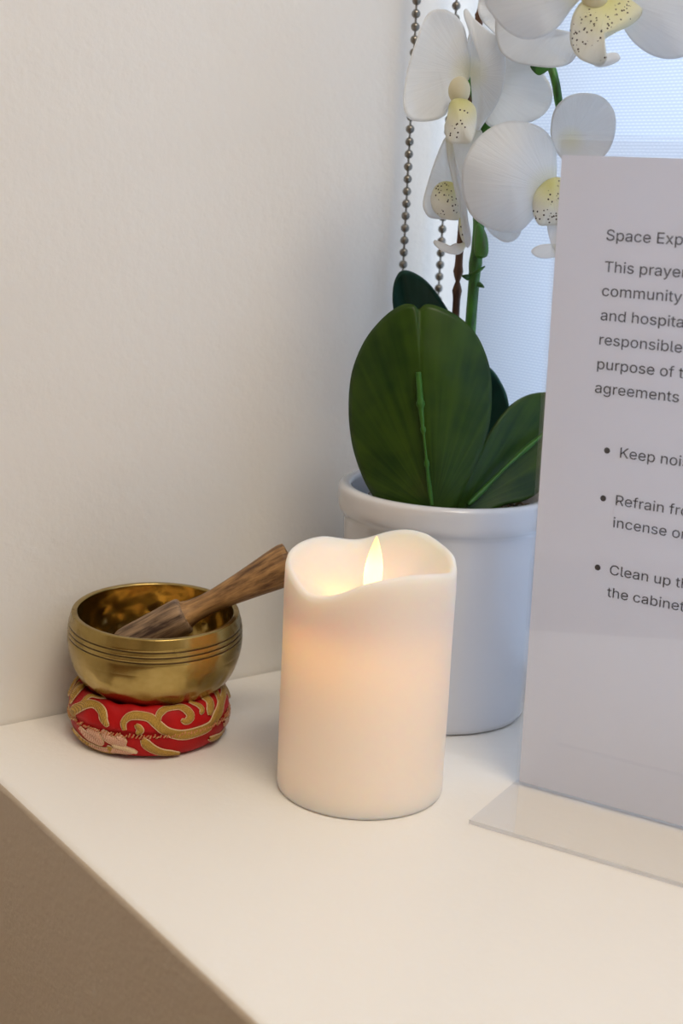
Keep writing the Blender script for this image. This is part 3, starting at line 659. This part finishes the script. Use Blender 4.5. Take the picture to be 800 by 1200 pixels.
# lower left bloom, seen from the side
f4 = flower('lower left white bloom seen from its side', 542, 222, .010, (562, 235, .002))
blade('petal', [(524, 160), (531, 175), (538, 200), (543, 225), (544, 250), (538, 258), (522, 257), (504, 255), (497, 246), (496, 235), (502, 212), (510, 188), (518, 168)], (540, 225), .018, -.0003, 0, .004, None, PT, f4, .0005, .0008, 12, seed=19)
blade('lip', [(508, 246), (505, 232), (510, 219), (520, 213), (532, 216), (540, 232), (542, 250), (536, 257), (520, 256)], (530, 214), .026, 0, .0001, -.004, None, LP, f4, .0007, .0005, 8, seed=20)
blade('lip', [(538, 256), (546, 254), (550, 268), (549, 286), (543, 285), (538, 272)], (542, 250), .030, 0, 0, 0, None, LP, f4, .0006, 0, 5, seed=21)
blade('lip_tail', [(508, 286), (509, 281), (515, 283), (524, 288), (531, 288), (533, 285), (541, 286), (547, 284), (544, 292), (538, 298), (528, 298), (516, 293)], (545, 286), .031, 0, 0, 0, None, PT, f4, .0006, 0, 5, seed=22)
# pale bloom at the back, above the sign
f5 = flower('pale bloom at the back rising above the sign', 668, 150, .012, (662, 146, .018))
blade('petal', [(645, 150), (650, 128), (665, 113), (685, 109), (706, 114), (719, 130), (721, 152), (712, 178), (690, 192), (662, 188), (648, 172)], (668, 165), .036, 0, 0, .003, None, PT, f5, .0005, .0006, 12, seed=23)

# ------------------------------------------------------------------ sign in its acrylic holder
A = Vector((.43005, .42785, ZT + .0)); U = Vector((.3892994, -.9211113, 0)); N = Vector((-.92111128, -.38929938, 0))   # N faces the room
tl = math.radians(2); Wd = (Vector((0, 0, 1)) * math.cos(tl) + N * math.sin(tl)).normalized(); NN = U.cross(Wd); NN = NN if NN.dot(N) > 0 else -NN
SW, SH = .222, .2945
sg = thing('sign_holder', 'clear acrylic stand with a printed white notice right of the candle', 'sign', A + U * .1)
def sheet_bm(o, u, v, n, w_, h_, th, bm=None, slots=True):
    bm = bm or bmesh.new(); vs = [bm.verts.new(o + u * a + v * b + n * c) for c in (0, th) for a, b in ((0, 0), (w_, 0), (w_, h_), (0, h_))]
    for f, mi in (((0, 1, 2, 3), 0), ((4, 5, 6, 7), 0), ((0, 1, 5, 4), 0), ((1, 2, 6, 5), 0), ((2, 3, 7, 6), 1), ((3, 0, 4, 7), 0)):
        q = bm.faces.new([vs[i] for i in f]); q.material_index = mi if slots else 0
    return bm
base0 = A + Vector((0, 0, .0003))
bm = sheet_bm(base0 + Wd * .0010, U, Wd, NN, SW, SH, .0010)                # front face
sheet_bm(base0 + Wd * .0010 - NN * .0034, U, Wd, NN, SW, SH, .0012, bm)     # back face
sheet_bm(base0 + Wd * (.0015 + SH) - NN * .0034, U, Wd, NN, SW, .0015, .0044, bm)   # folded top
link('acrylic_sleeve', from_bm('acrylic_sleeve', bm), [M['acrylic'], M['acrylic_edge']], sg, False)
bm = sheet_bm(base0 - NN * .0034, U, N, Vector((0, 0, 1)), SW, .0545, .0019)
link('acrylic_foot', from_bm('acrylic_foot', bm), [M['acrylic'], M['acrylic_edge']], sg, False)
PO = base0 + Wd * .0016 - NN * .0012 + U * .0012
V = [PO, PO + U * (SW - .003), PO + U * (SW - .003) + Wd * (SH - .0068), PO + Wd * (SH - .0068)]
pv = []; pf = []
for c in (0, -.00012):
    for p in V: pv.append(p + NN * c)
paper = link('paper_sheet', mesh('paper', pv, [(0, 1, 2, 3), (7, 6, 5, 4), (0, 4, 5, 1), (1, 5, 6, 2), (2, 6, 7, 3), (3, 7, 4, 0)]), M['paper'], sg, False)
LINES = [('Space Expectations', 709, 281.5), ('This prayer space is for our', 707, 318.5), ('community', 704, 346.5), ('and hospitality', 702.5, 375), ('responsible', 700.5, 403.5), ('purpose of the', 698, 432), ('agreements and', 696, 459.8),
         ('Keep noise', 724.5, 536), ('Refrain from', 719.5, 591.5), ('incense or', 717, 617.5), ('Clean up the', 713, 673), ('the cabinet', 710.5, 699)]
LINES[1] = ('This prayer', 707, 318.5)
FONT = None
try:                                                # the sans serif that comes with Blender
    import glob, os
    for d in (bpy.utils.resource_path('LOCAL'), bpy.utils.resource_path('SYSTEM')):
        for q in glob.glob(os.path.join(d, 'datafiles', 'fonts', 'Inter*')):
            FONT = FONT or bpy.data.fonts.load(q)
except Exception: FONT = None
from mathutils import geometry as mg
def contour_text(s, size=1.0):
    """flat letter shapes; every contour of a glyph is filled by itself, minus the counters inside it"""
    c = bpy.data.curves.new('line', 'FONT'); c.body = s; c.size = size
    if FONT: c.font = FONT
    o = bpy.data.objects.new('tmp', c); COL.objects.link(o); bpy.context.view_layer.update()
    cu_ = o.to_curve(bpy.context.evaluated_depsgraph_get()); loops = []
    for sp in cu_.splines:
        P = []; b = sp.bezier_points; n = len(b)
        if n:
            for i in range(n):
                q = b[i]; k = b[(i + 1) % n]; P += [p.copy() for p in mg.interpolate_bezier(q.co, q.handle_right, k.handle_left, k.co, 5)[:-1]]
        else: P = [Vector(p.co[:3]) for p in sp.points]
        loops.append(P)
    o.to_curve_clear(); bpy.data.objects.remove(o)
    ar = [sum(P[i].x * P[(i + 1) % len(P)].y - P[(i + 1) % len(P)].x * P[i].y for i in range(len(P))) / 2 for P in loops]
    big = max(range(len(ar)), key=lambda i: abs(ar[i])); sg_ = 1 if ar[big] > 0 else -1
    def inside(p, P):
        k = False
        for i in range(len(P)):
            a, b = P[i], P[i - 1]
            if (a.y > p.y) != (b.y > p.y) and p.x < (b.x - a.x) * (p.y - a.y) / (b.y - a.y) + a.x: k = not k
        return k
    hole = [ar[i] * sg_ < 0 and any(ar[j] * sg_ > 0 and all(inside(p, Q) for p in P) for j, Q in enumerate(loops)) for i, P in enumerate(loops)]
    V = []; Fc = []
    for i, P in enumerate(loops):
        if hole[i]: continue
        c2 = bpy.data.curves.new('glyph', 'CURVE'); c2.dimensions = '2D'; c2.fill_mode = 'BOTH'
        for Pq in [P] + [Q for j, Q in enumerate(loops) if hole[j] and inside(Q[0], P)]:
            sp = c2.splines.new('POLY'); sp.points.add(len(Pq) - 1); sp.use_cyclic_u = True
            for k, p in enumerate(Pq): sp.points[k].co = (p.x, p.y, 0, 1)
        o = bpy.data.objects.new('tmp', c2); me = o.to_mesh(); n0 = len(V)
        V += [v.co.copy() for v in me.vertices]; Fc += [tuple(n0 + k for k in f.vertices) for f in me.polygons]
        o.to_mesh_clear(); bpy.data.objects.remove(o)
    return mesh('text_line', V, Fc)
def raw_text(s):
    """whole line; a leading K or R (overlapping contours) is filled contour by contour instead"""
    c = bpy.data.curves.new('line', 'FONT'); c.body = s; c.size = 1.0; c.resolution_u = 3
    if FONT: c.font = FONT
    o = bpy.data.objects.new('tmp', c); COL.objects.link(o); bpy.context.view_layer.update()
    me = bpy.data.meshes.new_from_object(o.evaluated_get(bpy.context.evaluated_depsgraph_get())); bpy.data.objects.remove(o)
    if s[0] in 'KR':
        cap = contour_text(s[0]); lim = max(v.co.x for v in cap.vertices) + .004
        bm = bmesh.new(); bm.from_mesh(me); bmesh.ops.delete(bm, geom=[v for v in bm.verts if v.co.x < lim], context='VERTS'); bm.from_mesh(cap)
        me = bpy.data.meshes.new('text_line'); bm.to_mesh(me); bm.free()
    return me
mm = raw_text('community'); wd = max(v.co.x for v in mm.vertices); hh = max(v.co.y for v in raw_text('C').vertices)
PA, PB = on_plane(704, 346.5, PO, NN), on_plane(798.5, 351.5, PO, NN)
TX = (PB - PA).length / wd
CA, CB = on_plane(709, 281.5, PO, NN), on_plane(709.5, 268.6, PO, NN)
TY = (CB - CA).length / hh
print('font', FONT, 'TX', TX, 'TY', TY)
def text_line(s, x, y):
    me = raw_text(s); p = on_plane(x, y, PO + NN * .00025, NN)
    for v in me.vertices: v.co = p + U * (v.co.x * TX) + Wd * (v.co.y * TY)
    me.materials.clear()
    return link('text_line', me, M['ink'], paper, False)
for s, x, y in LINES: text_line(s, x, y)
for x, y in ((711, 528), (706.5, 584), (700, 665)):
    p = on_plane(x, y, PO + NN * .00025, NN); V = [p + U * (.00135 * math.cos(a)) + Wd * (.00135 * math.sin(a)) for a in [2 * math.pi * k / 20 for k in range(20)]]
    link('bullet_point', mesh('bullet', V, [tuple(range(20))]), M['ink'], paper, False)
